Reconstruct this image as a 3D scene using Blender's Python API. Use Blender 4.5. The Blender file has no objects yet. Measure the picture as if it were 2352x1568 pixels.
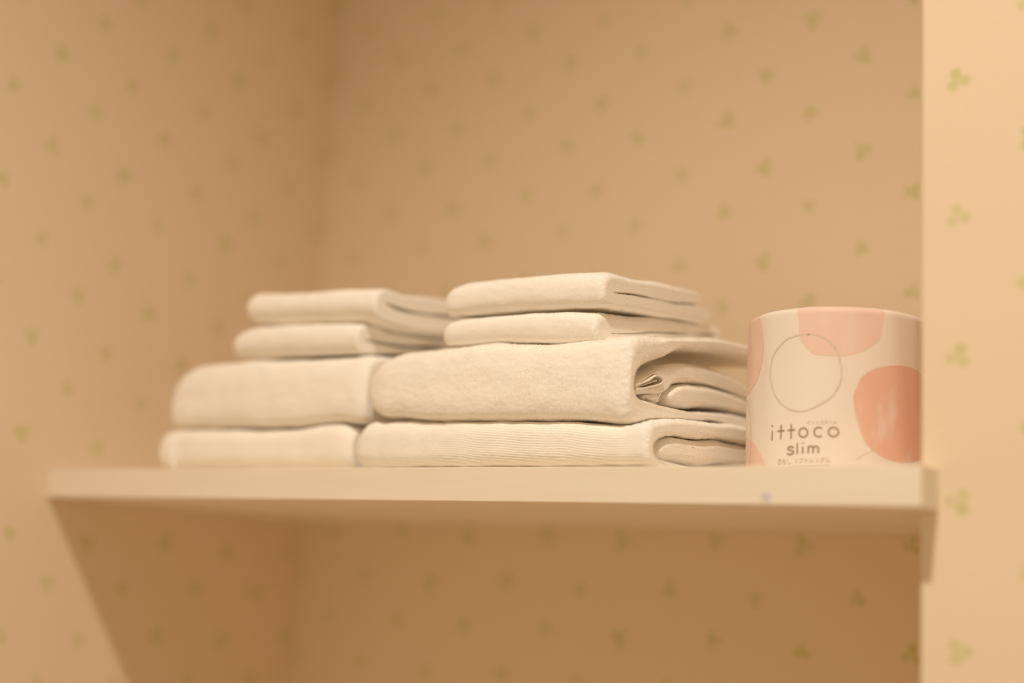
import bpy, bmesh, math
import numpy as np
from mathutils import Matrix, Vector
from mathutils.geometry import tessellate_polygon

# ------------------------------------------------------------------ camera, world, exposure
# World: X along the shelf, Y into the alcove, Z up; metres; origin = front right top corner of the shelf board.
S = bpy.context.scene
C = S.collection

cam = bpy.data.objects.new('camera', bpy.data.cameras.new('camera'))
C.objects.link(cam)
right = Vector((0.82488706, 0.56302464, 0.05064186))
down = Vector((-0.05337805, 0.16676071, -0.9845515))
fwd = Vector((-0.56277182, 0.80944062, 0.16761191))
pos = Vector((0.27505912, -0.81515173, -0.08084508))
cam.matrix_world = Matrix(((right.x, -down.x, -fwd.x, pos.x),
                           (right.y, -down.y, -fwd.y, pos.y),
                           (right.z, -down.z, -fwd.z, pos.z),
                           (0, 0, 0, 1)))
cam.data.sensor_width = 36.0
cam.data.lens = 3300.0 / 2352.0 * 36.0
cam.data.clip_start = 0.02
cam.data.dof.use_dof = True
cam.data.dof.focus_distance = 0.998
cam.data.dof.aperture_fstop = 1.4
S.camera = cam

world = bpy.data.worlds.new('world')
S.world = world
world.use_nodes = True
bg = world.node_tree.nodes['Background']
bg.inputs['Color'].default_value = (1.0, 0.73, 0.45, 1)
bg.inputs['Strength'].default_value = 0.49

S.view_settings.view_transform = 'Standard'
S.view_settings.look = 'None'
S.view_settings.gamma = 1.0
S.view_settings.use_curve_mapping = False
S.view_settings.exposure = 0.0
S.cycles.diffuse_bounces = 8

LAMP_POS = (0.13, -0.95, 1.37)
LAMP_POWER = 94.0
LAMP_AIM = (-0.02, -0.56, 0.0)
LAMP_COLOR = (1.0, 0.88, 0.74)
LAMP_CONE = 96.0

XL = -0.781      # left wall
YB = 0.329       # back wall
YP = 0.0295      # front face of the projecting wall on the right
XN = -0.0105     # its edge, right side of the alcove
ZF, ZC = -1.00, 1.40
TH = 0.024       # shelf thickness


# ------------------------------------------------------------------ helpers
def link(o, parent=None):
    C.objects.link(o)
    if parent is not None:
        o.parent = parent
        o.matrix_parent_inverse = parent.matrix_world.inverted()
    return o


def tag(o, label=None, cat=None, group=None, kind=None):
    if label: o['label'] = label
    if cat: o['category'] = cat
    if group: o['group'] = group
    if kind: o['kind'] = kind
    return o


def empty(name, loc):
    o = bpy.data.objects.new(name, None)
    o.empty_display_size = 0.02
    o.matrix_world = Matrix.Translation(loc)
    C.objects.link(o)
    return o


def mesh_obj(name, verts, faces, mat, parent=None, smooth=True):
    me = bpy.data.meshes.new(name)
    me.from_pydata([tuple(v) for v in verts], [], [tuple(int(i) for i in f) for f in faces])
    me.materials.append(mat)
    if smooth:
        me.polygons.foreach_set('use_smooth', [True] * len(me.polygons))
    me.update()
    return link(bpy.data.objects.new(name, me), parent)


def bm_obj(name, bm, mat, parent=None, smooth=False):
    me = bpy.data.meshes.new(name)
    bmesh.ops.recalc_face_normals(bm, faces=bm.faces)
    bm.to_mesh(me)
    bm.free()
    me.materials.append(mat)
    if smooth:
        me.polygons.foreach_set('use_smooth', [True] * len(me.polygons))
    return link(bpy.data.objects.new(name, me), parent)


def box(bm, lo, hi):
    r = bmesh.ops.create_cube(bm, size=1.0)
    for v in r['verts']:
        v.co = Vector([(lo[i] + hi[i]) / 2 + v.co[i] * (hi[i] - lo[i]) for i in range(3)])
    return r['verts']


def prism(bm, poly, z0, z1):
    lo = [bm.verts.new((x, y, z0)) for x, y in poly]
    hi = [bm.verts.new((x, y, z1)) for x, y in poly]
    bm.faces.new(lo)
    bm.faces.new(hi)
    n = len(poly)
    for i in range(n):
        bm.faces.new((lo[i], lo[(i + 1) % n], hi[(i + 1) % n], hi[i]))


# ---- value noise in numpy
_rng = np.random.default_rng(7)
_LAT = _rng.random((64, 64, 64)).astype(np.float32) * 2 - 1


def vnoise(p):
    i = np.floor(p).astype(np.int64)
    t = (p - i).astype(np.float32)
    t = t * t * (3 - 2 * t)
    a = i & 63
    b = (i + 1) & 63
    x0, y0, z0 = a[..., 0], a[..., 1], a[..., 2]
    x1, y1, z1 = b[..., 0], b[..., 1], b[..., 2]
    tx, ty, tz = t[..., 0], t[..., 1], t[..., 2]
    c00 = _LAT[x0, y0, z0] * (1 - tx) + _LAT[x1, y0, z0] * tx
    c10 = _LAT[x0, y1, z0] * (1 - tx) + _LAT[x1, y1, z0] * tx
    c01 = _LAT[x0, y0, z1] * (1 - tx) + _LAT[x1, y0, z1] * tx
    c11 = _LAT[x0, y1, z1] * (1 - tx) + _LAT[x1, y1, z1] * tx
    return (c00 * (1 - ty) + c10 * ty) * (1 - tz) + (c01 * (1 - ty) + c11 * ty) * tz


def hermite(xs, ys, q):
    """monotone cubic through the given points"""
    xs = np.asarray(xs, float)
    ys = np.asarray(ys, float)
    h = np.diff(xs)
    d = np.diff(ys) / h
    m = np.zeros_like(ys)
    m[0], m[-1] = d[0], d[-1]
    for k in range(1, len(xs) - 1):
        if d[k - 1] * d[k] > 0:
            m[k] = 2 * d[k - 1] * d[k] / (d[k - 1] + d[k])
    q = np.clip(q, xs[0], xs[-1])
    k = np.clip(np.searchsorted(xs, q) - 1, 0, len(h) - 1)
    t = (q - xs[k]) / h[k]
    return ((2 * t ** 3 - 3 * t ** 2 + 1) * ys[k] + (t ** 3 - 2 * t ** 2 + t) * h[k] * m[k]
            + (-2 * t ** 3 + 3 * t ** 2) * ys[k + 1] + (t ** 3 - t ** 2) * h[k] * m[k + 1])


# ------------------------------------------------------------------ materials
def nodes_of(name):
    m = bpy.data.materials.new(name)
    m.use_nodes = True
    nt = m.node_tree
    return m, nt, nt.nodes['Principled BSDF']


class NB:
    """tiny helper to write node maths"""
    def __init__(self, nt): self.nt = nt
    def node(self, t, **kw):
        n = self.nt.nodes.new(t)
        for k, v in kw.items(): setattr(n, k, v)
        return n
    def put(self, sock, v):
        if hasattr(v, 'node'): self.nt.links.new(v, sock)
        else: sock.default_value = v
    def m(self, op, a, b=0.0, c=0.0):
        n = self.node('ShaderNodeMath', operation=op)
        for i, v in enumerate((a, b, c)): self.put(n.inputs[i], v)
        return n.outputs[0]
    def smooth(self, v, lo, hi):
        n = self.node('ShaderNodeMapRange', interpolation_type='SMOOTHSTEP')
        self.put(n.inputs[0], v)
        n.inputs[1].default_value, n.inputs[2].default_value = lo, hi
        return n.outputs[0]
    def mixc(self, fac, a, b):
        n = self.node('ShaderNodeMix', data_type='RGBA')
        self.put(n.inputs[0], fac); self.put(n.inputs[6], a); self.put(n.inputs[7], b)
        return n.outputs[2]


WALL = (0.82, 0.685, 0.51, 1)
CLOVER = (0.60, 0.575, 0.27, 1)


def wallpaper(name, axis, grids, below_shift=0.0):
    """cream embossed wallpaper printed with three-leaved clovers on a staggered lattice.
    grids: (u0, v0, odd_du, odd_dv) in metres"""
    m, nt, bsdf = nodes_of(name)
    nb = NB(nt)
    tc = nb.node('ShaderNodeTexCoord')
    sep = nb.node('ShaderNodeSeparateXYZ')
    nt.links.new(tc.outputs['Object'], sep.inputs[0])
    u = sep.outputs[axis]
    v = sep.outputs[2]
    if below_shift:      # the paper under the shelf is a separate length, hung with its own offset
        v = nb.m('ADD', v, nb.m('MULTIPLY', nb.m('LESS_THAN', sep.outputs[2], -0.012), below_shift))
    P, Q = 0.0872, 0.0863
    # wobbly outline of the print
    nz = nb.node('ShaderNodeTexNoise')
    nt.links.new(tc.outputs['Object'], nz.inputs['Vector'])
    nz.inputs['Scale'].default_value = 420.0
    nz.inputs['Detail'].default_value = 2.0
    wob = nb.m('SUBTRACT', nz.outputs[0], 0.5)
    total = None
    for gi, (u0, v0, du, dv) in enumerate(grids):
        uu = nb.m('DIVIDE', nb.m('SUBTRACT', u, u0), P)
        iu = nb.m('ROUND', uu)
        odd = nb.m('ABSOLUTE', nb.m('SUBTRACT', iu, nb.m('MULTIPLY', nb.m('ROUND', nb.m('MULTIPLY', iu, 0.5)), 2.0)))
        vv = nb.m('DIVIDE', nb.m('SUBTRACT', v, v0), Q)
        iv = nb.m('ROUND', vv)
        fu = nb.m('SUBTRACT', nb.m('MULTIPLY', nb.m('SUBTRACT', uu, iu), P), nb.m('MULTIPLY', odd, du))
        fv = nb.m('SUBTRACT', nb.m('MULTIPLY', nb.m('SUBTRACT', vv, iv), Q), nb.m('MULTIPLY', odd, dv))
        cmb = nb.node('ShaderNodeCombineXYZ')
        for k, s in enumerate((iu, iv, gi * 17.0 + 3.0)): nb.put(cmb.inputs[k], s)
        wn = nb.node('ShaderNodeTexWhiteNoise', noise_dimensions='3D')
        nt.links.new(cmb.outputs[0], wn.inputs['Vector'])
        ws = nb.node('ShaderNodeSeparateColor')
        nt.links.new(wn.outputs['Color'], ws.inputs[0])
        r = nb.m('SQRT', nb.m('ADD', nb.m('MULTIPLY', fu, fu), nb.m('MULTIPLY', fv, fv)))
        ang = nb.m('ADD', nb.m('ARCTAN2', fv, fu), nb.m('MULTIPLY', ws.outputs[0], 6.283))
        t3 = nb.m('DIVIDE', nb.m('ADD', ang, 12.566), 2.0944)
        sec = nb.m('FLOOR', t3)
        a = nb.m('MULTIPLY', nb.m('SUBTRACT', nb.m('SUBTRACT', t3, sec), 0.5), 2.0944)
        size = nb.m('ADD', 0.86, nb.m('MULTIPLY', ws.outputs[1], 0.28))
        lx = nb.m('SUBTRACT', nb.m('MULTIPLY', r, nb.m('COSINE', a)), nb.m('MULTIPLY', size, 0.0047))
        ly = nb.m('MULTIPLY', r, nb.m('SINE', a))
        # heart-like leaf: an ellipse, notched at its outer end
        notch = nb.m('MULTIPLY', nb.m('MAXIMUM', nb.m('SUBTRACT', 0.0016, nb.m('ABSOLUTE', ly)), 0.0), 0.9)
        lx = nb.m('ADD', lx, nb.m('MULTIPLY', notch, nb.m('GREATER_THAN', lx, 0.0)))
        e = nb.m('ADD', nb.m('POWER', nb.m('DIVIDE', nb.m('ABSOLUTE', lx), 0.0042), 2.0),
                 nb.m('POWER', nb.m('DIVIDE', nb.m('ABSOLUTE', ly), 0.0036), 2.0))
        e = nb.m('ADD', nb.m('DIVIDE', e, nb.m('MULTIPLY', size, size)), nb.m('MULTIPLY', wob, 1.2))
        leaf = nb.m('SUBTRACT', 1.0, nb.smooth(e, 0.75, 1.15))
        # each leaf printed a little lighter or darker
        c2 = nb.node('ShaderNodeCombineXYZ')
        nb.put(c2.inputs[0], iu); nb.put(c2.inputs[1], iv); nb.put(c2.inputs[2], nb.m('MODULO', sec, 3.0))
        w2 = nb.node('ShaderNodeTexWhiteNoise', noise_dimensions='3D')
        nt.links.new(c2.outputs[0], w2.inputs['Vector'])
        leaf = nb.m('MULTIPLY', leaf, nb.m('ADD', 0.5, nb.m('MULTIPLY', w2.outputs['Value'], 0.5)))
        total = leaf if total is None else nb.m('MAXIMUM', total, leaf)
    total = nb.m('MULTIPLY', total, 0.95)
    nt.links.new(nb.mixc(total, WALL, CLOVER), bsdf.inputs['Base Color'])
    bsdf.inputs['Roughness'].default_value = 0.75
    bsdf.inputs['Specular IOR Level'].default_value = 0.25
    # woven emboss
    mp = nb.node('ShaderNodeMapping')
    mp.inputs['Scale'].default_value = (1.0, 1.0, 0.45)
    mp.inputs['Rotation'].default_value = (0.3, 0.3, 0.0)
    nt.links.new(tc.outputs['Object'], mp.inputs['Vector'])
    n2 = nb.node('ShaderNodeTexNoise')
    n2.inputs['Scale'].default_value = 620.0
    n2.inputs['Detail'].default_value = 3.0
    nt.links.new(mp.outputs[0], n2.inputs['Vector'])
    bp = nb.node('ShaderNodeBump')
    bp.inputs['Strength'].default_value = 0.49
    bp.inputs['Distance'].default_value = 0.0006
    nt.links.new(n2.outputs[0], bp.inputs['Height'])
    nt.links.new(bp.outputs[0], bsdf.inputs['Normal'])
    return m


def plain(name, col, rough=0.6, bump=None, spec=0.3, vary=0.0, vscale=40.0):
    m, nt, bsdf = nodes_of(name)
    nb = NB(nt)
    tc = nb.node('ShaderNodeTexCoord')
    bsdf.inputs['Roughness'].default_value = rough
    bsdf.inputs['Specular IOR Level'].default_value = spec
    c = tuple(col) + (1,)
    nz = nb.node('ShaderNodeTexNoise')
    nz.inputs['Scale'].default_value = vscale
    nz.inputs['Detail'].default_value = 3.0
    nt.links.new(tc.outputs['Object'], nz.inputs['Vector'])
    dark = tuple(x * (1 - vary) for x in col) + (1,)
    nt.links.new(nb.mixc(nb.smooth(nz.outputs[0], 0.35, 0.65), dark, c), bsdf.inputs['Base Color'])
    if bump:
        n2 = nb.node('ShaderNodeTexNoise')
        n2.inputs['Scale'].default_value = bump[0]
        n2.inputs['Detail'].default_value = 3.0
        nt.links.new(tc.outputs['Object'], n2.inputs['Vector'])
        bp = nb.node('ShaderNodeBump')
        bp.inputs['Strength'].default_value = bump[1]
        bp.inputs['Distance'].default_value = bump[2]
        nt.links.new(n2.outputs[0], bp.inputs['Height'])
        nt.links.new(bp.outputs[0], bsdf.inputs['Normal'])
    return m


def terry_material():
    m = plain('terry_cotton', (0.945, 0.91, 0.85), 0.95, (1100.0, 0.25, 0.0004), 0.1, 0.02, 60.0)
    b = m.node_tree.nodes['Principled BSDF']
    b.inputs['Sheen Weight'].default_value = 0.25
    b.inputs['Sheen Roughness'].default_value = 0.5
    return m


def shelf_material():
    m, nt, bsdf = nodes_of('cream_laminate')
    nb = NB(nt)
    tc = nb.node('ShaderNodeTexCoord')
    base = (0.87, 0.79, 0.67, 1)
    mp = nb.node('ShaderNodeMapping')
    mp.inputs['Scale'].default_value = (1.0, 14.0, 14.0)
    nt.links.new(tc.outputs['Object'], mp.inputs['Vector'])
    nz = nb.node('ShaderNodeTexNoise')
    nz.inputs['Scale'].default_value = 9.0
    nz.inputs['Detail'].default_value = 4.0
    nt.links.new(mp.outputs[0], nz.inputs['Vector'])
    col = nb.mixc(nb.smooth(nz.outputs[0], 0.3, 0.7), (0.85, 0.765, 0.64, 1), base)
    # a small bluish smudge near the right of the front edge
    d = nb.node('ShaderNodeVectorMath', operation='DISTANCE')
    nt.links.new(tc.outputs['Object'], d.inputs[0])
    d.inputs[1].default_value = (-0.0965, 0.0, -0.0195)
    spot = nb.m('MULTIPLY', nb.m('SUBTRACT', 1.0, nb.smooth(d.outputs['Value'], 0.0012, 0.0052)), 0.5)
    col = nb.mixc(spot, col, (0.42, 0.40, 0.62, 1))
    nt.links.new(col, bsdf.inputs['Base Color'])
    bsdf.inputs['Roughness'].default_value = 0.5
    bsdf.inputs['Specular IOR Level'].default_value = 0.3
    return m


def pink_material(name, col, streak=0.0):
    m, nt, bsdf = nodes_of(name)
    nb = NB(nt)
    tc = nb.node('ShaderNodeTexCoord')
    mp = nb.node('ShaderNodeMapping')
    mp.inputs['Rotation'].default_value = (0.0, 0.35, 0.0)
    mp.inputs['Scale'].default_value = (1.0, 1.0, 0.45)
    nt.links.new(tc.outputs['Object'], mp.inputs['Vector'])
    nz = nb.node('ShaderNodeTexNoise')
    nz.inputs['Scale'].default_value = 70.0
    nz.inputs['Detail'].default_value = 3.0
    nt.links.new(mp.outputs[0], nz.inputs['Vector'])
    light = tuple(c + (p - c) * streak for c, p in zip(col, (0.86, 0.78, 0.70))) + (1,)
    nt.links.new(nb.mixc(nb.smooth(nz.outputs[0], 0.5, 0.72), tuple(col) + (1,), light), bsdf.inputs['Base Color'])
    bsdf.inputs['Roughness'].default_value = 0.55
    bsdf.inputs['Specular IOR Level'].default_value = 0.3
    return m


M_LEFT = wallpaper('clover_wallpaper_left', 1, [(0.0105, 0.4185, -0.003, -0.002), (-0.0330, 0.3735, -0.005, -0.004)])
M_BACK = wallpaper('clover_wallpaper_back', 0, [(-0.735, 0.432, 0.006, 0.003), (-0.687, 0.390, -0.004, -0.004)], 0.0355)
M_PILL = wallpaper('clover_wallpaper_right', 0, [(0.012, 0.240, 0.0, 0.0), (0.0556, 0.197, 0.0, 0.0)])
M_CEIL = plain('ceiling_paper', (0.80, 0.74, 0.66), 0.85, (300, 0.2, 0.0006), 0.2, 0.03)
M_FLOOR = plain('floor_vinyl', (0.82, 0.74, 0.62), 0.5, (120, 0.1, 0.0005), 0.3, 0.10, 12.0)
M_SHELF = shelf_material()
M_TERRY = terry_material()
M_PILE = plain('terry_loops', (0.945, 0.91, 0.85), 1.0, None, 0.05, 0.02, 60.0)
_nt = M_PILE.node_tree
_tr = _nt.nodes.new('ShaderNodeBsdfTranslucent')
_tr.inputs['Color'].default_value = (0.93, 0.90, 0.85, 1)
_mx = _nt.nodes.new('ShaderNodeMixShader')
_mx.inputs[0].default_value = 0.5
_nt.links.new(_nt.nodes['Principled BSDF'].outputs[0], _mx.inputs[1])
_nt.links.new(_tr.outputs[0], _mx.inputs[2])
_nt.links.new(_mx.outputs[0], _nt.nodes['Material Output'].inputs['Surface'])
M_HEM = plain('hem_cotton', (0.86, 0.80, 0.72), 0.9, (1400.0, 0.4, 0.0004), 0.1, 0.04, 90.0)
M_STITCH = plain('hem_stitching', (0.45, 0.30, 0.20), 0.9, None, 0.1, 0.2, 300.0)
M_PAPER = plain('wrapper_paper', (0.86, 0.79, 0.70), 0.55, (160.0, 0.12, 0.0008), 0.35, 0.02, 30.0)
M_PINK = pink_material('pale_pink_print', (0.85, 0.63, 0.53), 0.2)
M_PINK2 = pink_material('deep_pink_print', (0.82, 0.52, 0.41), 0.6)
M_INK = plain('brown_ink', (0.40, 0.28, 0.19), 0.6, None, 0.2, 0.1, 200.0)
M_INKM = plain('kana_ink', (0.55, 0.43, 0.31), 0.6, None, 0.2, 0.1, 200.0)
M_INKL = plain('pale_brown_ink', (0.75, 0.65, 0.51), 0.6, None, 0.2, 0.1, 200.0)
M_WHITE = plain('lamp_enamel', (0.8, 0.78, 0.74), 0.4, None, 0.4, 0.02)

# ------------------------------------------------------------------ room
bm = bmesh.new(); box(bm, (XL - 0.08, -1.45, ZF), (XL, YB, ZC))
tag(bm_obj('wall_left', bm, M_LEFT), 'left alcove wall papered cream with green clovers, running past the shelf end', 'wall', kind='structure')
bm = bmesh.new(); box(bm, (XL - 0.08, YB, ZF), (1.1, YB + 0.08, ZC))
tag(bm_obj('wall_back', bm, M_BACK), 'back wall of the alcove behind the towels, cream paper with clovers', 'wall', kind='structure')
bm = bmesh.new(); vs = box(bm, (XN, YP, ZF), (1.1, YB, ZC))
eds = [e for e in bm.edges if all(abs(v.co.x - XN) < 1e-6 and abs(v.co.y - YP) < 1e-6 for v in e.verts)]
bmesh.ops.bevel(bm, geom=eds, offset=0.0015, segments=3, affect='EDGES', profile=0.5)
bm.normal_update()
for f in bm.faces:
    f.material_index = 1 if abs(f.normal.x) > 0.75 else 0
wr = bm_obj('wall_right', bm, M_PILL)
wr.data.materials.append(M_LEFT)      # the paper turns the corner into the alcove
tag(wr, 'bright projecting wall at the right whose corner overlaps the toilet roll', 'wall', kind='structure')
bm = bmesh.new(); box(bm, (XL - 0.08, -1.45, ZC), (1.1, YB + 0.08, ZC + 0.05))
tag(bm_obj('ceiling', bm, M_CEIL), 'pale papered ceiling above the alcove', 'ceiling', kind='structure')
bm = bmesh.new(); box(bm, (XL - 0.08, -1.45, ZF - 0.05), (1.1, YB + 0.08, ZF))
tag(bm_obj('floor', bm, M_FLOOR), 'pale vinyl floor below the shelf', 'floor', kind='structure')

# ------------------------------------------------------------------ ceiling downlight (above the frame)
lamp = empty('ceiling_downlight', (LAMP_POS[0], LAMP_POS[1], ZC))
tag(lamp, 'round recessed downlight in the ceiling in front of the alcove', 'lamp')


def ring(bm, r0, r1, z0, z1, c, n=48):
    loops = []
    for r, z in ((r0, z1), (r0, z0), (r1, z0), (r1, z1)):
        loops.append([bm.verts.new((c[0] + r * math.cos(2 * math.pi * k / n), c[1] + r * math.sin(2 * math.pi * k / n), z)) for k in range(n)])
    for a in range(4):
        A, B = loops[a], loops[(a + 1) % 4]
        for k in range(n):
            bm.faces.new((A[k], A[(k + 1) % n], B[(k + 1) % n], B[k]))


bm = bmesh.new(); ring(bm, 0.062, 0.075, ZC - 0.006, ZC, LAMP_POS)
bm_obj('trim_ring', bm, M_WHITE, lamp, True)
bm = bmesh.new()
bmesh.ops.create_circle(bm, cap_ends=True, segments=48, radius=0.062, matrix=Matrix.Translation((LAMP_POS[0], LAMP_POS[1], ZC - 0.001)))
bm_obj('reflector', bm, M_WHITE, lamp)
ld = bpy.data.lights.new('downlight_bulb', 'SPOT')
ld.energy = LAMP_POWER
ld.color = LAMP_COLOR
ld.spot_size = math.radians(LAMP_CONE)
ld.spot_blend = 1.0
ld.shadow_soft_size = 0.035
lo = bpy.data.objects.new('downlight_bulb', ld)
lo.matrix_world = Matrix.Translation(LAMP_POS) @ (Vector(LAMP_AIM) - Vector(LAMP_POS)).to_track_quat('-Z', 'Y').to_matrix().to_4x4()
link(lo, lamp)

# ------------------------------------------------------------------ shelf
shelf = empty('wall_shelf', (XL / 2, 0.16, -TH))
tag(shelf, 'cream laminate shelf board spanning the alcove under the towels', 'shelf')
g = 0.0004
bm = bmesh.new()
prism(bm, [(XL + g, 0.0008), (0, 0.0008), (0, YP - g), (XN - g, YP - g), (XN - g, YB - g), (XL + g, YB - g)], -TH, 0)
eds = [e for e in bm.edges if abs(e.verts[0].co.y - 0.0008) < 1e-6 and abs(e.verts[1].co.y - 0.0008) < 1e-6]
bm_obj('board', bm, M_SHELF, shelf)
bm = bmesh.new()
box(bm, (XL + g, 0.0, -TH), (0, 0.0008, 0))
eds = [e for e in bm.edges if all(v.co.y < 1e-6 for v in e.verts)]
bmesh.ops.bevel(bm, geom=eds, offset=0.0006, segments=2, affect='EDGES', profile=0.5)
bm_obj('edge_band', bm, M_SHELF, shelf)


# ------------------------------------------------------------------ towels
def closed_spline(pts, step):
    """dense closed Catmull-Rom curve, resampled; step(y) gives the spacing in mm"""
    P = np.array(pts, float)
    n = len(P)
    out = []
    for i in range(n):
        p0, p1, p2, p3 = P[i - 1], P[i], P[(i + 1) % n], P[(i + 2) % n]
        # centripetal-like tangents keep short and long spans from overshooting
        d0 = max(np.linalg.norm(p1 - p0), 1e-3) ** .5
        d1 = max(np.linalg.norm(p2 - p1), 1e-3) ** .5
        d2 = max(np.linalg.norm(p3 - p2), 1e-3) ** .5
        m1 = (p2 - p1) + d1 * ((p1 - p0) / d0 - (p2 - p0) / (d0 + d1))
        m2 = (p2 - p1) + d1 * ((p3 - p2) / d2 - (p3 - p1) / (d1 + d2))
        t = np.linspace(0, 1, 60, endpoint=False)[:, None]
        out.append((2 * t ** 3 - 3 * t ** 2 + 1) * p1 + (t ** 3 - 2 * t ** 2 + t) * m1
                   + (-2 * t ** 3 + 3 * t ** 2) * p2 + (t ** 3 - t ** 2) * m2)
    Q = np.vstack(out)
    seg = np.linalg.norm(np.roll(Q, -1, 0) - Q, axis=1)
    dens = seg / np.array([step(y) for y in Q[:, 0]])
    cum = np.concatenate([[0], np.cumsum(dens)])
    N = int(math.ceil(cum[-1]))
    targ = np.linspace(0, cum[-1], N, endpoint=False)
    Qc = np.vstack([Q, Q[:1]])
    return np.stack([np.interp(targ, cum, Qc[:, 0]), np.interp(targ, cum, Qc[:, 1])], 1)


def normals2d(P):
    t = np.roll(P, -1, 0) - np.roll(P, 1, 0)
    n = np.stack([t[:, 1], -t[:, 0]], 1)
    n /= np.maximum(np.linalg.norm(n, axis=1, keepdims=True), 1e-9)
    area = 0.5 * np.sum(P[:, 0] * np.roll(P[:, 1], -1) - np.roll(P[:, 0], -1) * P[:, 1])
    return n if area > 0 else -n


def thickness2d(P, nrm):
    """distance from each outline point through the cloth to the other side"""
    A, B = P, np.roll(P, -1, 0)
    E = B - A
    out = np.full(len(P), 1e3)
    for i in range(len(P)):
        d = -nrm[i]
        o = P[i] + d * 0.02
        den = d[0] * E[:, 1] - d[1] * E[:, 0]
        den = np.where(np.abs(den) < 1e-9, 1e-9, den)
        w = A - o
        s = (w[:, 0] * E[:, 1] - w[:, 1] * E[:, 0]) / den
        u = (w[:, 0] * d[1] - w[:, 1] * d[0]) / den
        ok = (s > 0) & (u >= 0) & (u <= 1)
        if ok.any():
            out[i] = s[ok].min()
    k = 9
    pad = np.concatenate([out[-k:], out, out[:k]])
    out = np.array([pad[i:i + 2 * k + 1].min() for i in range(len(out))])
    return out


def sweep(name, poly, x0, x1, parent, mat, zfun=None, fine=1.0, coarse=3.0, xs_step=1.0,
          lip=3.5, left_round=0.0, left_y=14.0, wob=1.2, terry=0.32, rib=0.0, seed=0.0, fray=0.0,
          skew=None, left_lip=0.0):
    """closed YZ outline (mm) swept along X (mm); the right end has a rounded lip.
    zfun(x, z) -> z moves the outline along the length"""
    pl = closed_spline(poly, lambda y: fine if y < 60 else coarse)
    nrm = normals2d(pl)
    thick = thickness2d(pl, nrm)
    gap = thickness2d(pl, -nrm)
    thick = np.where(gap < 4.0, np.minimum(thick, 1.7), thick)
    thick = np.convolve(np.concatenate([thick[-4:], thick, thick[:4]]), np.ones(9) / 9, 'valid')
    # x stations
    body = np.arange(x0 + left_lip, x1 - lip, xs_step)
    if left_round > 0:
        k = np.linspace(0, 1, 14, endpoint=False) ** 2 * left_round
        body = np.concatenate([x0 + 0.05 + k, np.arange(x0 + left_round, x1 - lip, xs_step)])
    stations = [(x, 0.0) for x in body]
    for a in np.linspace(0, math.pi / 2, 10):
        stations.append((x1 - lip + lip * math.sin(a), lip * (1 - math.cos(a))))
    if left_lip > 0:
        stations = [(x0 + left_lip - left_lip * math.sin(a), left_lip * (1 - math.cos(a)))
                    for a in np.linspace(math.pi / 2, 0.2, 6)] + stations
    nx, npt = len(stations), len(pl)
    V = np.zeros((nx, npt, 3))
    yf = pl[:, 0].min()
    for i, (x, ins) in enumerate(stations):
        q = pl - nrm * (np.minimum(1.0, thick * 0.36 / max(lip, left_lip)) * ins)[:, None]
        y, z = q[:, 0].copy(), q[:, 1].copy()
        if zfun is not None:
            # the traced front line only shapes the front; further in, the layers lie flat on each other
            w = np.clip((y - 20.0) / 26.0, 0, 1)
            w = w * w * (3 - 2 * w) * min(max((x - x0 - left_round) / 25.0, 0), 1)
            z = zfun(x, z) * (1 - w) + z * w
        if left_round > 0:
            u = min(max((x - x0) / left_round, 0), 1)
            kk = math.sqrt(max(1 - (1 - u) ** 2, 0))
            y = y + left_y * (1 - kk) * np.clip(1 - (y - yf) / 70.0, 0, 1)
        xx = np.full(npt, x)
        if skew is not None:
            xx = xx + skew(y, z) * np.clip((x - (x1 - 45)) / 45.0, 0, 1)
        V[i, :, 0], V[i, :, 1], V[i, :, 2] = xx, y, z
    # grid normals
    du = np.gradient(V, axis=0)
    dv = np.roll(V, -1, 1) - np.roll(V, 1, 1)
    N = np.cross(du, dv)
    N /= np.maximum(np.linalg.norm(N, axis=2, keepdims=True), 1e-9)
    mid = V[nx // 2].mean(0)
    fr = np.argmin(V[nx // 2][:, 1])
    if N[nx // 2, fr, 1] > 0:
        N = -N
    o = np.array([seed * 13.7, seed * 5.1, seed * 9.3])
    D = wob * vnoise(V / 34.0 + o) + wob * 0.45 * vnoise(V / 13.0 + o)
    D += 0.5 * terry * (vnoise(V * np.array([0.6, 1.0, 1.25]) / 2.0 + o) * 0.8 + vnoise(V / 1.0 + o) * 0.7)
    D += terry * 0.45 * vnoise(V * np.array([0.6, 1.0, 1.2]) / 4.5 + o)
    if rib > 0:
        D += rib * np.sin((V[:, :, 2] * 1.0 + V[:, :, 0] * 0.07 + 0.8 * vnoise(V / 18.0 + o)) * 2 * math.pi / 1.75)
    if fray > 0:
        edge = np.array([max(0.0, 1 - (x1 - x) / (lip + 2.0)) for x, _ in stations])[:, None]
        D += fray * edge * vnoise(V / 1.3 + o * 2)
    calm = np.array([1.0 - 0.93 * (ins / max(lip, left_lip)) for _, ins in stations])[:, None]
    V = V + N * (D * calm)[:, :, None]
    verts = (V.reshape(-1, 3)) / 1000.0
    idx = np.arange(nx * npt).reshape(nx, npt)
    a = idx[:-1, :]
    b = np.roll(idx, -1, 1)[:-1, :]
    c = np.roll(idx, -1, 1)[1:, :]
    d = idx[1:, :]
    quads = np.stack([a, b, c, d], 2).reshape(-1, 4)
    me = bpy.data.meshes.new(name)
    nq = len(quads)
    # end caps reuse the triangulation of the clean outline
    tri = np.array([t for t in tessellate_polygon([[Vector((p[0], p[1], 0)) for p in pl]])])
    ct = np.concatenate([idx[0][tri[:, ::-1]], idx[-1][tri]])
    nt = len(ct)
    loops = np.concatenate([quads.ravel(), ct.ravel()]).astype(np.int32)
    starts = np.concatenate([np.arange(nq) * 4, nq * 4 + np.arange(nt) * 3]).astype(np.int32)
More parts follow.
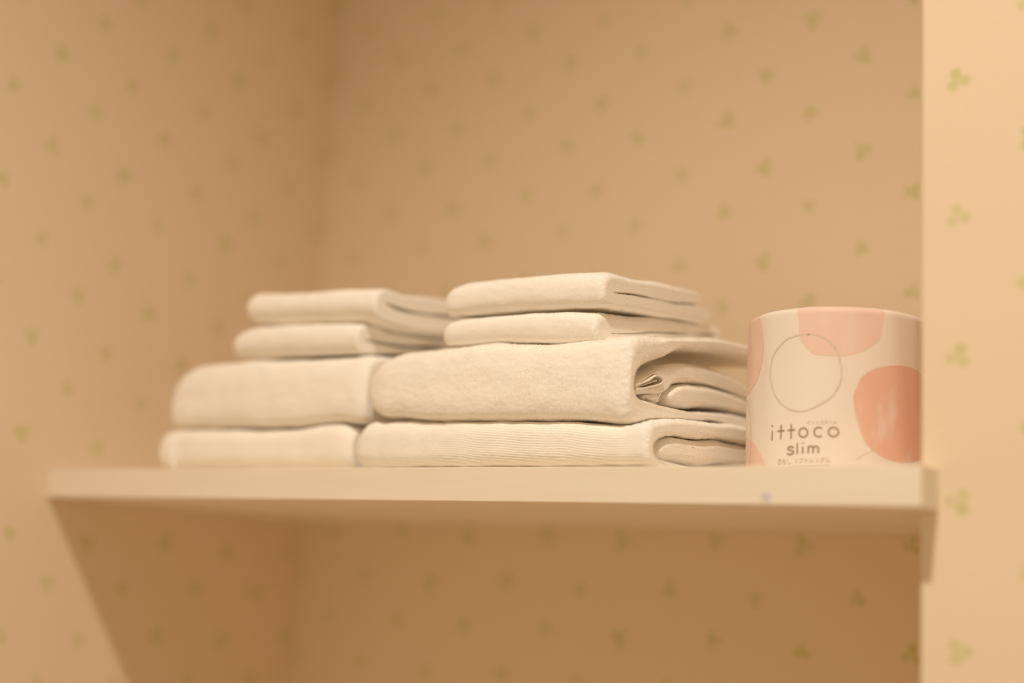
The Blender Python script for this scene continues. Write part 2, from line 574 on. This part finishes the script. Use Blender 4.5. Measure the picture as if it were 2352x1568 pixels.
    totals = np.concatenate([np.full(nq, 4), np.full(nt, 3)]).astype(np.int32)
    me.vertices.add(len(verts))
    me.vertices.foreach_set('co', verts.astype(np.float32).ravel())
    me.loops.add(len(loops))
    me.loops.foreach_set('vertex_index', loops)
    me.polygons.add(nq + nt)
    me.polygons.foreach_set('loop_start', starts)
    me.polygons.foreach_set('loop_total', totals)
    me.polygons.foreach_set('use_smooth', np.arange(nq + nt) < nq)
    me.update(calc_edges=True)
    me.validate()
    bm = bmesh.new(); bm.from_mesh(me)
    bmesh.ops.recalc_face_normals(bm, faces=bm.faces)
    if bm.calc_volume(signed=True) < 0:
        bmesh.ops.reverse_faces(bm, faces=bm.faces)
    bm.to_mesh(me); bm.free()
    me.materials.append(mat)
    return link(bpy.data.objects.new(name, me), parent)


def pile(parent, density, reach=60.0, length=1.15, seed=1):
    """the short cotton loops standing on a towel, where it faces the room: too many to count"""
    rng = np.random.default_rng(seed)
    out = []
    for ch in [c for c in C.objects if c.parent == parent and c.name.split('.')[0] in ('outer_fold', 'inner_layer')]:
        me = ch.data
        me.calc_loop_triangles()
        nt = len(me.loop_triangles)
        tri = np.empty(nt * 3, np.int32); me.loop_triangles.foreach_get('vertices', tri); tri = tri.reshape(-1, 3)
        co = np.empty(len(me.vertices) * 3, np.float32); me.vertices.foreach_get('co', co); co = co.reshape(-1, 3) * 1000
        a, b, c = co[tri[:, 0]], co[tri[:, 1]], co[tri[:, 2]]
        nn = np.cross(b - a, c - a)
        ar = np.linalg.norm(nn, axis=1)
        nn /= np.maximum(ar[:, None], 1e-9)
        cen = (a + b + c) / 3
        xr = co[:, 0].max()
        see = ((cen[:, 1] < reach) & (nn[:, 1] < 0.5)) | ((cen[:, 0] > xr - 7) & (nn[:, 0] > -0.2))
        w = np.where(see, ar * 0.5, 0)
        k = int(w.sum() * density)
        pick = rng.choice(nt, k, p=w / w.sum())
        r1, r2 = rng.random((2, k, 1))
        sq = np.sqrt(r1)
        p = a[pick] * (1 - sq) + b[pick] * sq * (1 - r2) + c[pick] * sq * r2
        d = nn[pick] + rng.normal(0, 0.55, (k, 3)) + np.array([0, 0, -0.15])
        d /= np.linalg.norm(d, axis=1, keepdims=True)
        L = length * (0.45 + 0.75 * rng.random((k, 1)))
        side = np.cross(d, rng.normal(0, 1, (k, 3)))
        side /= np.maximum(np.linalg.norm(side, axis=1, keepdims=True), 1e-9)
        hw = 0.075
        base = p - d * 0.15
        tip = p + d * L + rng.normal(0, 0.28, (k, 3))
        out.append(np.stack([base - side * hw, base + side * hw, tip], 1))
    V = np.concatenate(out).reshape(-1, 3) / 1000
    n = len(V) // 3
    me = bpy.data.meshes.new('terry_pile')
    me.vertices.add(n * 3)
    me.vertices.foreach_set('co', V.astype(np.float32).ravel())
    me.loops.add(n * 3)
    me.loops.foreach_set('vertex_index', np.arange(n * 3, dtype=np.int32))
    me.polygons.add(n)
    me.polygons.foreach_set('loop_start', np.arange(n, dtype=np.int32) * 3)
    me.polygons.foreach_set('loop_total', np.full(n, 3, np.int32))
    me.update(calc_edges=True)
    me.materials.append(M_PILE)
    o = link(bpy.data.objects.new('terry_pile', me), parent)
    o['kind'] = 'stuff'
    return o


def contour(top, bot, zt_ref, zb_ref):
    """front top and bottom lines along x; maps outline heights (given at the right end) to any x"""
    tx, tz = zip(*top)
    bx, bz = zip(*bot)
    def f(x, z):
        a = hermite(tx, tz, np.array([x]))[0]
        b = hermite(bx, bz, np.array([x]))[0]
        return b + (z - zb_ref) / (zt_ref - zb_ref) * (a - b)
    return f


BIG = 'thick bath towels at the bottom of each stack'
SMALL = 'small towels on top of each stack'

# --- right stack, upper bath towel: open mouth at its right end
t = empty('bath_towel', (-0.318, 0.12, 0.04))
tag(t, 'thick white bath towel with an open mouth of layers and hem showing near the roll', 'towel', BIG)
zf = contour([(-433, 67.1), (-429, 74.3), (-420, 82.3), (-407, 87.1), (-394, 88.7), (-361, 88.9), (-330, 90.7), (-318, 91), (-293, 89.6), (-270, 88), (-240, 88.5), (-212, 90.5), (-190, 91)],
             [(-433, 60), (-431, 55), (-429, 50.9), (-422, 43.1), (-415, 39.6), (-396, 38.5), (-377, 37), (-351, 35.6), (-326, 35), (-290, 35), (-256, 34.2), (-238, 33.2), (-221, 31), (-214, 30.4), (-205, 31), (-190, 32.7)],
             91.0, 32.5)
sweep('outer_fold', [(236, 47), (197, 47), (173, 47.2), (142, 46.6), (113, 43.6), (58, 38.4), (32, 34), (18, 32.6), (10.5, 35.4), (7.6, 43), (7, 58), (8, 74), (11, 85), (18, 90), (32, 92.7), (73, 98.5), (146, 109.4), (193, 113), (236, 114), (239, 108), (236, 103),
                     (194, 100.8), (147, 99), (110, 95), (84, 91.5), (60, 82), (36, 73.5), (23, 67), (18.5, 58.5), (21, 52), (41, 49.3), (65, 46.8), (85, 47.2), (103, 49.5), (146, 54.5), (196, 56), (236, 56), (239, 51)],
      -433, -201.0, t, M_TERRY, zf, fine=0.8, coarse=2.2, xs_step=0.85, lip=8.0, left_round=24, left_y=14, wob=1.1, seed=1, fray=0.9)
sweep('inner_layer', [(23, 58.6), (40, 66.5), (59, 74), (70, 78), (86, 82), (111, 85), (140, 86), (171, 85.5), (195, 81), (228, 76), (230, 72), (195, 71.6), (163, 74), (132, 73.4), (97, 69.6), (78, 65.5), (66, 58.5), (46, 55), (24, 52.2), (23.5, 53.6), (47, 59), (57, 62.5), (60.5, 66), (57, 68.6), (49, 68.4), (38, 63.6), (24, 57.4)],
      -300, -204.5, t, M_TERRY, None, fine=0.8, coarse=2.2, xs_step=1.2, lip=4.0, wob=0.5, terry=0.26, seed=2, fray=0.5)
sweep('inner_layer', [(70, 57.5), (79, 63.5), (97, 68.4), (132, 72.4), (163, 73), (195, 70.4), (228, 68), (230, 62), (196, 59.8), (146, 57.6), (119, 54.4), (103, 51.6), (84, 50.5), (73, 52)],
      -300, -203.5, t, M_TERRY, None, fine=0.9, coarse=2.2, xs_step=1.2, lip=7.0, wob=0.8, terry=0.26, seed=3, fray=0.5)
sweep('inner_layer', [(40, 51.5), (52, 55), (63, 57), (67, 52.5), (62, 50.5), (50, 51.5)],
      -290, -209.0, t, M_TERRY, None, fine=0.7, coarse=2.0, xs_step=1.5, lip=2.0, wob=0.4, terry=0.25, seed=4, fray=0.6)


def strip_loop(pts, w):
    """outline of a thin band of width w that follows an open curve"""
    P = np.array(pts, float)
    tt = np.gradient(P, axis=0)
    n = np.stack([tt[:, 1], -tt[:, 0]], 1)
    n /= np.linalg.norm(n, axis=1, keepdims=True)
    return [tuple(p) for p in np.vstack([P + n * w / 2, (P - n * w / 2)[::-1]])]


loop = [(20, 56.4), (30, 59.6), (39, 62.7), (44, 65.2), (49, 67.4), (53, 68.0), (56.5, 67.6), (58.9, 66.2), (58.7, 64.4), (56, 62.6), (51, 60.9), (46, 59.6), (34, 56.6), (21.5, 54.0)]
sweep('hem', strip_loop(loop, 1.25), -260, -202.6, t, M_HEM, None, fine=0.5, coarse=1.0, xs_step=2.0, lip=0.35, wob=0.15, terry=0.05, seed=5)
sweep('hem', strip_loop([(21, 55.1), (30, 57.6), (40, 60.6), (48, 63.2), (53, 65.0)], 0.8), -260, -204.4, t, M_HEM, None, fine=0.5, coarse=1.0, xs_step=2.0, lip=0.35, wob=0.15, terry=0.08, seed=6)


def thread(pts, r, mat, parent, name='loose_thread', n=6):
    P = np.array(pts, float)
    T = np.linspace(0, 1, len(P))
    q = np.linspace(0, 1, 14)
    Q = np.stack([hermite(T, P[:, k], q) for k in range(3)], 1)
    vs, fs = [], []
    for i, p in enumerate(Q):
        d = Q[min(i + 1, len(Q) - 1)] - Q[max(i - 1, 0)]
        d /= np.linalg.norm(d)
        a = np.cross(d, (0.3, 0.2, 0.9)); a /= np.linalg.norm(a)
        b = np.cross(d, a)
        for k in range(n):
            w = 2 * math.pi * k / n
            vs.append((p + r * (a * math.cos(w) + b * math.sin(w))) / 1000)
    for i in range(len(Q) - 1):
        for k in range(n):
            fs.append((i * n + k, i * n + (k + 1) % n, (i + 1) * n + (k + 1) % n, (i + 1) * n + k))
    fs.append(tuple(range(n - 1, -1, -1))); fs.append(tuple(range((len(Q) - 1) * n, len(Q) * n)))
    return mesh_obj(name, vs, fs, mat, parent)


thread([(-207, 44, 50.5), (-203, 48, 51.5), (-201, 52, 54), (-202, 55, 57.5)], 0.16, M_HEM, t)
thread([(-206, 42, 51), (-202.5, 46, 50.6), (-201, 50, 51.6), (-202.5, 53, 56)], 0.14, M_HEM, t)
thread([(-206, 49, 48.5), (-203, 50, 49.5), (-201.5, 51, 52), (-203, 53, 53)], 0.14, M_HEM, t)

pile(t, 3.0, length=0.9, seed=1)

# --- right stack, lowest bath towel: ribbed face
t = empty('bath_towel', (-0.316, 0.12, 0.0))
tag(t, 'flat white bath towel with a ribbed face, lowest of the stack nearest the toilet roll', 'towel', BIG)
zf = contour([(-441, 17.5), (-439, 24), (-435, 29.7), (-429, 34.6), (-423, 35.4), (-416, 34.4), (-403, 35.4), (-364, 35.0), (-326, 34.2), (-307, 34.0), (-290, 33.4), (-249, 31.9), (-221, 29.4), (-211, 28.8), (-200, 29.8), (-189, 32.1), (-180, 33)],
             [(-441, 13), (-439.5, 9), (-437, 5.5), (-432, 1.6), (-425, 0.9), (-300, 0.9), (-180, 0.9)], 32.0, 0.9)
sweep('outer_fold', [(236, 1.6), (120, 1.4), (40, 1.2), (22, 1.4), (13, 3), (9.6, 8), (9, 15), (10.2, 25), (15, 31), (30, 33.6), (58, 37.8), (113, 41.6), (142, 44.4), (173, 45), (236, 45), (239, 39), (236, 33.5),
                     (171, 32.8), (140, 32.4), (114, 31.2), (93, 28.4), (68, 27.4), (50, 26), (35, 22.8), (24.5, 17.5), (20.5, 13), (23, 9.5), (31, 6.4), (45, 4.8), (90, 4.6), (236, 4.8), (238, 3)],
      -441, -186.0, t, M_TERRY, zf, fine=0.5, coarse=2.2, xs_step=0.9, lip=7.0, left_round=14, left_y=9, wob=0.7, terry=0.16, rib=0.24, seed=7, fray=0.8)
sweep('inner_layer', [(27, 13), (33, 18.5), (50, 24.4), (68, 26), (93, 27), (114, 29.8), (140, 30.8), (171, 31), (228, 30), (230, 23), (228, 17), (134, 15), (111, 12.2), (92, 9.4), (67, 8.2), (51, 8.2), (36, 8), (29, 9.4)],
      -300, -187.5, t, M_TERRY, None, fine=0.8, coarse=2.2, xs_step=1.2, lip=8.0, wob=0.8, terry=0.2, rib=0.1, seed=8, fray=0.6)
pile(t, 1.6, length=0.6, seed=2)

# --- right stack, small towels
t = empty('hand_towel', (-0.304, 0.11, 0.09))
tag(t, 'small white folded towel under the topmost one, on the open-mouthed bath towel', 'towel', SMALL)
zf = contour([(-371, 100), (-370, 106), (-365, 111.3), (-351, 113.4), (-305, 114.3), (-267, 113), (-249, 111), (-236, 108.8)],
             [(-371, 97), (-369.5, 94), (-366, 92.6), (-339, 93), (-323, 93.2), (-302, 92), (-266, 89.5), (-236, 89)], 108.8, 88.6)
sweep('outer_fold', [(205, 121), (145, 111.8), (98, 104.2), (60, 98.6), (36, 92.6), (26, 88.8), (21, 91), (18.5, 97), (20, 104), (27, 108.6), (65, 114), (103, 120.6), (145, 125.6), (188, 129.3), (206, 130.6), (212, 128.2), (207, 125),
                     (145, 115.8), (98, 108.7), (79, 104.5), (50, 99.3), (35, 96.4), (50, 98.7), (79, 103.9), (98, 108.0), (145, 115.2), (207, 124.4)],
      -371, -234.5, t, M_TERRY, zf, fine=0.8, coarse=2.0, xs_step=0.9, lip=5.0, left_round=10, left_y=8, wob=0.6, terry=0.24, rib=0.06, seed=9, fray=0.5)
pile(t, 2.4, length=0.7, seed=3)
t = empty('hand_towel', (-0.303, 0.1, 0.115))
tag(t, 'small white folded towel lying topmost on the stack nearest the toilet roll', 'towel', SMALL)
zf = contour([(-372, 122), (-371, 129), (-367, 136.6), (-358, 139.4), (-345, 140.7), (-306, 140.9), (-280, 141.1), (-254, 140.5), (-232, 138.6)],
             [(-372, 119), (-371, 116.5), (-367, 115.4), (-352, 116), (-336, 116.6), (-305, 116.4), (-267, 114.9), (-232, 113)], 139, 112.6)
sweep('outer_fold', [(178, 139.3), (184, 135.4), (180, 131), (156, 127.2), (112, 122.4), (70, 118), (32, 113.4), (25, 113), (20, 117), (18.5, 125), (20, 132.5), (26, 137.6), (50, 140.4), (108, 147.2), (150, 150.6), (163, 150.2), (168, 146.4), (163, 142.4),
                     (150, 139.6), (122, 135.1), (90, 132.1), (59, 129.1), (42, 126.7), (31, 124.6), (42, 126.0), (59, 128.5), (90, 131.5), (122, 134.5), (150, 138.9)],
      -372, -230.0, t, M_TERRY, zf, fine=0.8, coarse=1.6, xs_step=0.9, lip=6.5, left_round=12, left_y=9, wob=0.8, terry=0.24, rib=0.05, seed=10, fray=0.5)
pile(t, 2.4, length=0.7, seed=4)

# --- left stack
t = empty('bath_towel', (-0.556, 0.12, 0.04))
tag(t, 'plump white bath towel, upper of the two in the stack nearest the left wall', 'towel', BIG)
zf = contour([(-666, 57.7), (-665, 66), (-662, 75), (-655, 81.5), (-645, 87.2), (-624, 92.4), (-604, 94.6), (-563, 93.8), (-515, 92.6), (-469, 91.2), (-442, 91)],
             [(-666, 55), (-664, 48.5), (-660, 42), (-654, 38.2), (-638, 38), (-607, 38.4), (-577, 37.7), (-547, 36), (-509, 36.6), (-486, 38.6), (-468, 38.9), (-450, 36.6), (-442, 36)], 91, 36)
sweep('outer_fold', [(232, 47), (190, 47.4), (142, 47), (100, 43.6), (60, 39.4), (40, 37), (29, 36.2), (22, 39), (19, 47), (18.5, 61), (19.5, 75), (23.5, 85.5), (31, 90), (42, 91.8), (80, 97), (140, 108), (190, 111), (232, 112), (236, 106), (232, 101),
                     (190, 100), (140, 96), (100, 88), (60, 82), (40, 72), (33, 61), (40, 53), (60, 50), (100, 53), (140, 56), (190, 57), (232, 57), (236, 52)],
      -666, -440.5, t, M_TERRY, zf, fine=1.3, coarse=3.2, xs_step=1.4, lip=11.0, left_round=30, left_y=18, wob=1.2, seed=11)
sweep('inner_layer', [(44, 62), (60, 77), (100, 83), (140, 90), (190, 94), (226, 94), (226, 63), (190, 61), (140, 60), (100, 57), (60, 54)],
      -520, -446, t, M_TERRY, None, fine=1.6, coarse=3.0, xs_step=2.0, lip=5.0, wob=0.8, seed=12)
t = empty('bath_towel', (-0.562, 0.12, 0.0))
tag(t, 'flat white bath towel, lowest of the stack nearest the left wall', 'towel', BIG)
zf = contour([(-669, 20), (-668, 28.5), (-664, 32.4), (-659, 34), (-643, 34.8), (-607, 34.2), (-547, 32.6), (-509, 34.2), (-482, 36.4), (-468, 36.6), (-460, 34.6), (-455, 32)],
             [(-669, 12), (-668, 6), (-665, 2.5), (-660, 0.9), (-500, 0.9), (-455, 0.9)], 34, 0.9)
sweep('outer_fold', [(232, 1.6), (120, 1.4), (50, 1.3), (34, 1.4), (25, 4), (21, 10), (20, 17), (21, 27), (25.5, 33), (40, 35.6), (60, 38.2), (100, 41.8), (142, 45), (190, 45.4), (232, 45), (236, 39), (232, 34),
                     (190, 33), (142, 32), (100, 29), (60, 26), (42, 22), (34, 16), (42, 9), (60, 6), (120, 5), (232, 5), (234, 3)],
      -669, -452, t, M_TERRY, zf, fine=1.3, coarse=3.2, xs_step=1.4, lip=10.0, left_round=10, left_y=7, wob=0.7, terry=0.2, seed=13)
sweep('inner_layer', [(46, 16), (60, 22), (100, 26), (142, 29), (190, 30), (226, 30), (226, 8), (190, 7.6), (120, 7.6), (60, 8.6)],
      -520, -458, t, M_TERRY, None, fine=1.6, coarse=3.0, xs_step=2.0, lip=5.0, wob=0.6, seed=14)
sweep('hem', [(20.2, 3), (17.6, 10), (16.8, 17), (18.8, 26), (25, 32), (32, 34.5), (33, 31), (29, 27), (25, 17), (26, 8), (32, 3.4), (27, 2)],
      -650, -646.5, t, M_TERRY, None, fine=1.0, coarse=2.0, xs_step=0.8, lip=1.5, left_lip=1.5, wob=0.2, terry=0.2, seed=17)
t = empty('hand_towel', (-0.523, 0.11, 0.093))
tag(t, 'small white folded towel under the topmost one in the stack nearest the left wall', 'towel', SMALL)
zf = contour([(-592, 104), (-590, 112), (-581, 117.6), (-570, 120), (-557, 121), (-518, 120.6), (-471, 118.2), (-453, 116)],
             [(-592, 100), (-590, 96.6), (-584, 95.2), (-544, 93.8), (-515, 92.9), (-453, 91.4)], 116, 91.4)
sweep('outer_fold', [(182, 116), (146, 111.4), (98, 103), (60, 97), (34, 92.8), (26, 92), (21, 97), (19.5, 104), (22, 111.6), (30, 115.6), (69, 114.6), (121, 119.6), (176, 126.4), (186, 123.4), (180, 119),
                     (121, 113.4), (85, 108), (62, 105.8), (42, 104.6), (29, 103.2), (42, 102.4), (62, 103), (85, 105), (121, 110.6), (180, 118)],
      -592, -452, t, M_TERRY, zf, fine=1.3, coarse=3.0, xs_step=1.4, lip=3.2, left_round=12, left_y=9, wob=0.7, terry=0.25, seed=15)
t = empty('hand_towel', (-0.51, 0.1, 0.12))
tag(t, 'small white folded towel lying topmost on the stack nearest the left wall', 'towel', SMALL)
zf = contour([(-580, 138), (-579, 144), (-575, 147.6), (-569, 149), (-520, 147.7), (-474, 145.8), (-447, 144.4), (-435, 143)],
             [(-580, 134), (-578.5, 129), (-574, 124.4), (-567, 123), (-518, 121.6), (-471, 119.2), (-435, 116)], 143.4, 116)
sweep('outer_fold', [(176, 136.4), (182, 132), (177, 127.6), (121, 121.4), (69, 116.2), (34, 116), (24, 119.4), (20, 127), (21.5, 136), (28, 142), (40, 143.6), (60, 143.6), (118, 150.5), (150, 152), (162, 150), (166, 146), (160, 142.6),
                     (119, 138), (78, 133), (45, 131.6), (31, 132.4), (45, 129.6), (78, 130.6), (119, 135.4), (160, 139.5)],
      -580, -436, t, M_TERRY, zf, fine=1.3, coarse=3.0, xs_step=1.4, lip=3.6, left_round=12, left_y=9, wob=0.8, terry=0.25, seed=16)

# ------------------------------------------------------------------ toilet roll in its printed wrapper
RX, RY, RR, RH = -0.107, 0.137, 0.062, 0.1145
roll = empty('toilet_roll', (RX, RY, 0.0))
tag(roll, 'toilet roll in cream paper wrapper printed with pink blobs and brown lettering', 'toilet roll')


def roll_r(th, z):
    """radius of the wrapped roll (m): softly faceted paper, rounded rims"""
    r = RR + 0.00022 * np.sin(th * 9 + 0.7) + 0.00016 * np.sin(th * 17 + 2.0 + z * 30) + 0.0002 * np.sin(z * 60 + th * 3)
    e = 0.0045
    top = np.clip((z - (RH - e)) / e, 0, 1)
    bot = np.clip((e - z) / e, 0, 1)
    return r - e * (1 - np.sqrt(1 - np.maximum(top, bot) ** 2 * 0.9999))


def on_roll(th, z, lift=0.0):
    r = roll_r(th, z) + lift
    return np.stack([RX + r * np.cos(th), RY + r * np.sin(th), z], -1)


n = 220
th = np.linspace(0, 2 * math.pi, n, endpoint=False)
e = 0.0045
zs = np.concatenate([e * (1 - np.cos(np.linspace(0, math.pi / 2, 7))), np.linspace(e, RH - e, 42)[1:-1],
                     RH - e + e * np.sin(np.linspace(0, math.pi / 2, 8))])
rows = [on_roll(th, np.full(n, z)) for z in zs]
for f in (0.86, 0.72, 0.58, 0.44, 0.32, 0.22, 0.14, 0.07):     # paper gathered in pleats towards the middle of the top
    pl = 0.0008 * np.sin(th * 26) * (1 - f) - (0.010 * max(0, (0.34 - f) / 0.34))
    rows.append(np.stack([RX + (RR - e) * f * np.cos(th), RY + (RR - e) * f * np.sin(th), RH - 0.0004 + pl], -1))
V = np.vstack(rows)
F = []
for i in range(len(rows) - 1):
    for k in range(n):
        F.append((i * n + k, i * n + (k + 1) % n, (i + 1) * n + (k + 1) % n, (i + 1) * n + k))
F.append(tuple(range(n - 1, -1, -1)))
F.append(tuple(range((len(rows) - 1) * n, len(rows) * n)))
wrapper = mesh_obj('wrapper', V, F, M_PAPER, roll)


def smooth_closed(pts, m=10):
    P = np.array(pts, float)
    k = len(P)
    out = []
    for i in range(k):
        p0, p1, p2, p3 = P[i - 1], P[i], P[(i + 1) % k], P[(i + 2) % k]
        t = np.linspace(0, 1, m, endpoint=False)[:, None]
        out.append(0.5 * (2 * p1 + (p2 - p0) * t + (2 * p0 - 5 * p1 + 4 * p2 - p3) * t ** 2 + (3 * p1 - p0 - 3 * p2 + p3) * t ** 3))
    return np.vstack(out)


def print_patch(name, outline, mat, lift=0.00012, smooth=True, parent=wrapper):
    """flat print on the wrapper: outline in (degrees, mm), filled with a fine grid and laid on the paper"""
    P = smooth_closed(outline) if smooth else np.array(outline, float)
    bm = bmesh.new()
    vs = [bm.verts.new((a, z, 0)) for a, z in P]
    bm.faces.new(vs)
    lo, hi = P.min(0), P.max(0)
    for a in np.arange(lo[0] + 2.2, hi[0], 2.2):
        bmesh.ops.bisect_plane(bm, geom=bm.verts[:] + bm.edges[:] + bm.faces[:], plane_co=(a, 0, 0), plane_no=(1, 0, 0))
    for z in np.arange(lo[1] + 3.0, hi[1], 3.0 if hi[1] < 105 else 1.0):
        bmesh.ops.bisect_plane(bm, geom=bm.verts[:] + bm.edges[:] + bm.faces[:], plane_co=(0, z, 0), plane_no=(0, 1, 0))
    for v in bm.verts:
        p = on_roll(np.radians(np.array([v.co.x])), np.array([v.co.y / 1000]), lift)[0]
        v.co = p
    return bm_obj(name, bm, mat, parent, True)


print_patch('pink_blob', [(267.4, 114.2), (267.8, 104), (268.4, 93.4), (272.2, 87.3), (277.3, 82), (285.9, 80.5), (296.3, 80.7), (306.8, 83.7), (313.7, 88.9), (318.5, 94.3), (320.4, 104.8), (320.2, 114.2), (305, 114.3), (285, 114.3)], M_PINK)
print_patch('pink_blob', [(229, 114.2), (232, 111.5), (235.3, 106.4), (238.9, 92.1), (238.6, 84.5), (234.9, 74.4), (229.3, 66), (214, 60), (200, 63), (192, 78), (193, 96), (202, 110), (212, 114.2), (221, 114.3)], M_PINK)
print_patch('pink_blob', [(206, 30), (218, 27.9), (229.4, 24.2), (237.1, 17), (243.8, 8.6), (246, 3), (236, 1.5), (216, 1.2), (203, 4), (199, 16)], M_PINK)
print_patch('pink_blob', [(355.1, 74.1), (342.1, 77.2), (327.3, 76.4), (315.2, 72.9), (307, 67.1), (303.9, 59.6), (301.8, 53.7), (303.2, 42.2), (307.4, 28.1), (312.9, 19.8), (324.6, 13.6), (338.4, 13), (352, 16), (362, 24), (367, 40), (366, 58)], M_PINK2)


def stroke(name, segs, w, mat, lift=0.0002, parent=wrapper):
    """lines printed on the wrapper; segs are open curves in (degrees, mm); w in mm"""
    K = RR * 1000 * math.pi / 180      # mm per degree
    vs, fs = [], []
    for pts in segs:
        P = np.array(pts, float) * np.array([K, 1.0])
        d = np.gradient(P, axis=0)
        d /= np.maximum(np.linalg.norm(d, axis=1, keepdims=True), 1e-9)
        nn = np.stack([-d[:, 1], d[:, 0]], 1) * w / 2
        b = len(vs)
        for p, q in zip(P + nn, P - nn):
            vs += [p, q]
        for i in range(len(P) - 1):
            fs.append((b + 2 * i, b + 2 * i + 1, b + 2 * i + 3, b + 2 * i + 2))
    vs = np.array(vs)
    W = on_roll(np.radians(vs[:, 0] / K), vs[:, 1] / 1000, lift)
    return mesh_obj(name, W, fs, mat, parent)


K = RR * 1000 * math.pi / 180


def line(a, b, n=8):
    return [(a[0] + (b[0] - a[0]) * i / n, a[1] + (b[1] - a[1]) * i / n) for i in range(n + 1)]


def arc(c, rx, rz, a0, a1, n=28):
    """rx, rz in mm"""
    return [(c[0] + rx / K * math.cos(math.radians(a0 + (a1 - a0) * i / n)), c[1] + rz * math.sin(math.radians(a0 + (a1 - a0) * i / n))) for i in range(n + 1)]


circ = smooth_closed([(273.5, 95.2), (281.7, 93.7), (289.7, 86.9), (293.7, 76.7), (294.6, 68), (292.6, 59.2), (287.5, 51.8), (278.4, 46), (270.1, 43.5), (261.1, 45.7), (252.6, 53), (247.5, 63.9), (246.5, 73), (249.3, 83.2), (256.9, 91.4), (264.8, 94.6)], 8)
stroke('circle_outline', [list(map(tuple, circ)) + [tuple(circ[0]), tuple(circ[1])]], 0.95, M_INKL)
arc2 = [(207, 58), (213, 55), (219, 48), (223, 38), (224.5, 28), (223, 16), (219, 6)]
stroke('circle_outline', [arc2], 0.5, M_INKL)
stroke('circle_outline', [[(304, 12), (309, 16), (315, 19), (323, 21), (332, 21.5), (341, 19.5), (349, 16)]], 0.4, M_INKL)


def dot(c, r=0.62):
    return line((c[0] - r / K, c[1]), (c[0] + r / K, c[1]), 3)


lw = 1.1
for segs in ([line((249.6, 24.5), (249.6, 31.3)), line((249.5, 33.9), (249.5, 35.1), 2)],
             [line((256.3, 25.2), (256.3, 34.9)), line((253.7, 30.7), (258.8, 30.9))],
             [line((263.6, 25.5), (263.6, 35.2)), line((260.9, 31.0), (266.4, 31.2))],
             [arc((271.8, 29.2), 3.0, 3.0, 0, 372, 36)],
             [arc((281.4, 29.5), 3.1, 3.1, 48, 312, 30)],
             [arc((290.2, 29.7), 3.2, 3.0, 0, 372, 36)],
             # slim
             [[(265.5, 19.0), (264.9, 19.7), (263.8, 20.0), (262.5, 19.9), (261.6, 19.3), (261.5, 18.5), (262.2, 17.9), (263.5, 17.6), (264.8, 17.2), (265.6, 16.5), (265.4, 15.6), (264.6, 15.0), (263.3, 14.8), (262.0, 15.0), (261.2, 15.7)]],
             [line((268.0, 15.1), (268.0, 22.3))],
             [line((271.7, 15.2), (271.7, 20.0)), line((271.7, 21.6), (271.7, 22.6), 2)],
             [line((275.2, 15.4), (275.2, 20.3)), [(275.2, 18.8), (275.9, 19.8), (276.9, 20.2), (277.8, 19.8), (278.2, 18.8), (278.2, 15.5)],
              [(278.2, 18.8), (278.9, 19.8), (279.9, 20.2), (280.8, 19.8), (281.3, 18.8), (281.3, 15.6)]]):
    stroke('letter', segs, lw, M_INK)
stroke('underline', [line((254.6, 6.6), (288.8, 8.3), 24)], 0.3, M_INKL)


def lettering(text, a0, z0, a1, z1, height, mat):
    """one line of small type laid on the wrapper between two baseline points (degrees, mm)"""
    cu = bpy.data.curves.new('lettering', 'FONT')
    cu.body = text
    cu.size = 1.0
    o = bpy.data.objects.new('lettering', cu)
    C.objects.link(o)
    bpy.context.view_layer.update()
    me = bpy.data.meshes.new_from_object(o.evaluated_get(bpy.context.evaluated_depsgraph_get()))
    bpy.data.objects.remove(o)
    co = np.array([v.co[:] for v in me.vertices])
    if len(co) == 0:
        return None
    lo, hi = co.min(0), co.max(0)
    u = (co[:, 0] - lo[0]) / (hi[0] - lo[0])
    w = (co[:, 1] - lo[1]) / (hi[1] - lo[1]) * height
    W = on_roll(np.radians(a0 + (a1 - a0) * u), (z0 + (z1 - z0) * u + w) / 1000, 0.0002)
    me.vertices.foreach_set('co', W.astype(np.float32).ravel())
    me.materials.clear()
    me.materials.append(mat)
    me.update()
    me.name = 'lettering'
    return link(bpy.data.objects.new('lettering', me), wrapper)


lettering('\u30a4\u30c3\u30c8\u30b3\u30b9\u30ea\u30e0', 274.0, 34.4, 292.4, 35.0, 2.5, M_INKM)
lettering('\u82af\u306a\u3057  \u30bd\u30d5\u30c8\u30b7\u30f3\u30b0\u30eb', 254.4, 8.1, 288.6, 9.4, 3.7, M_INKM)
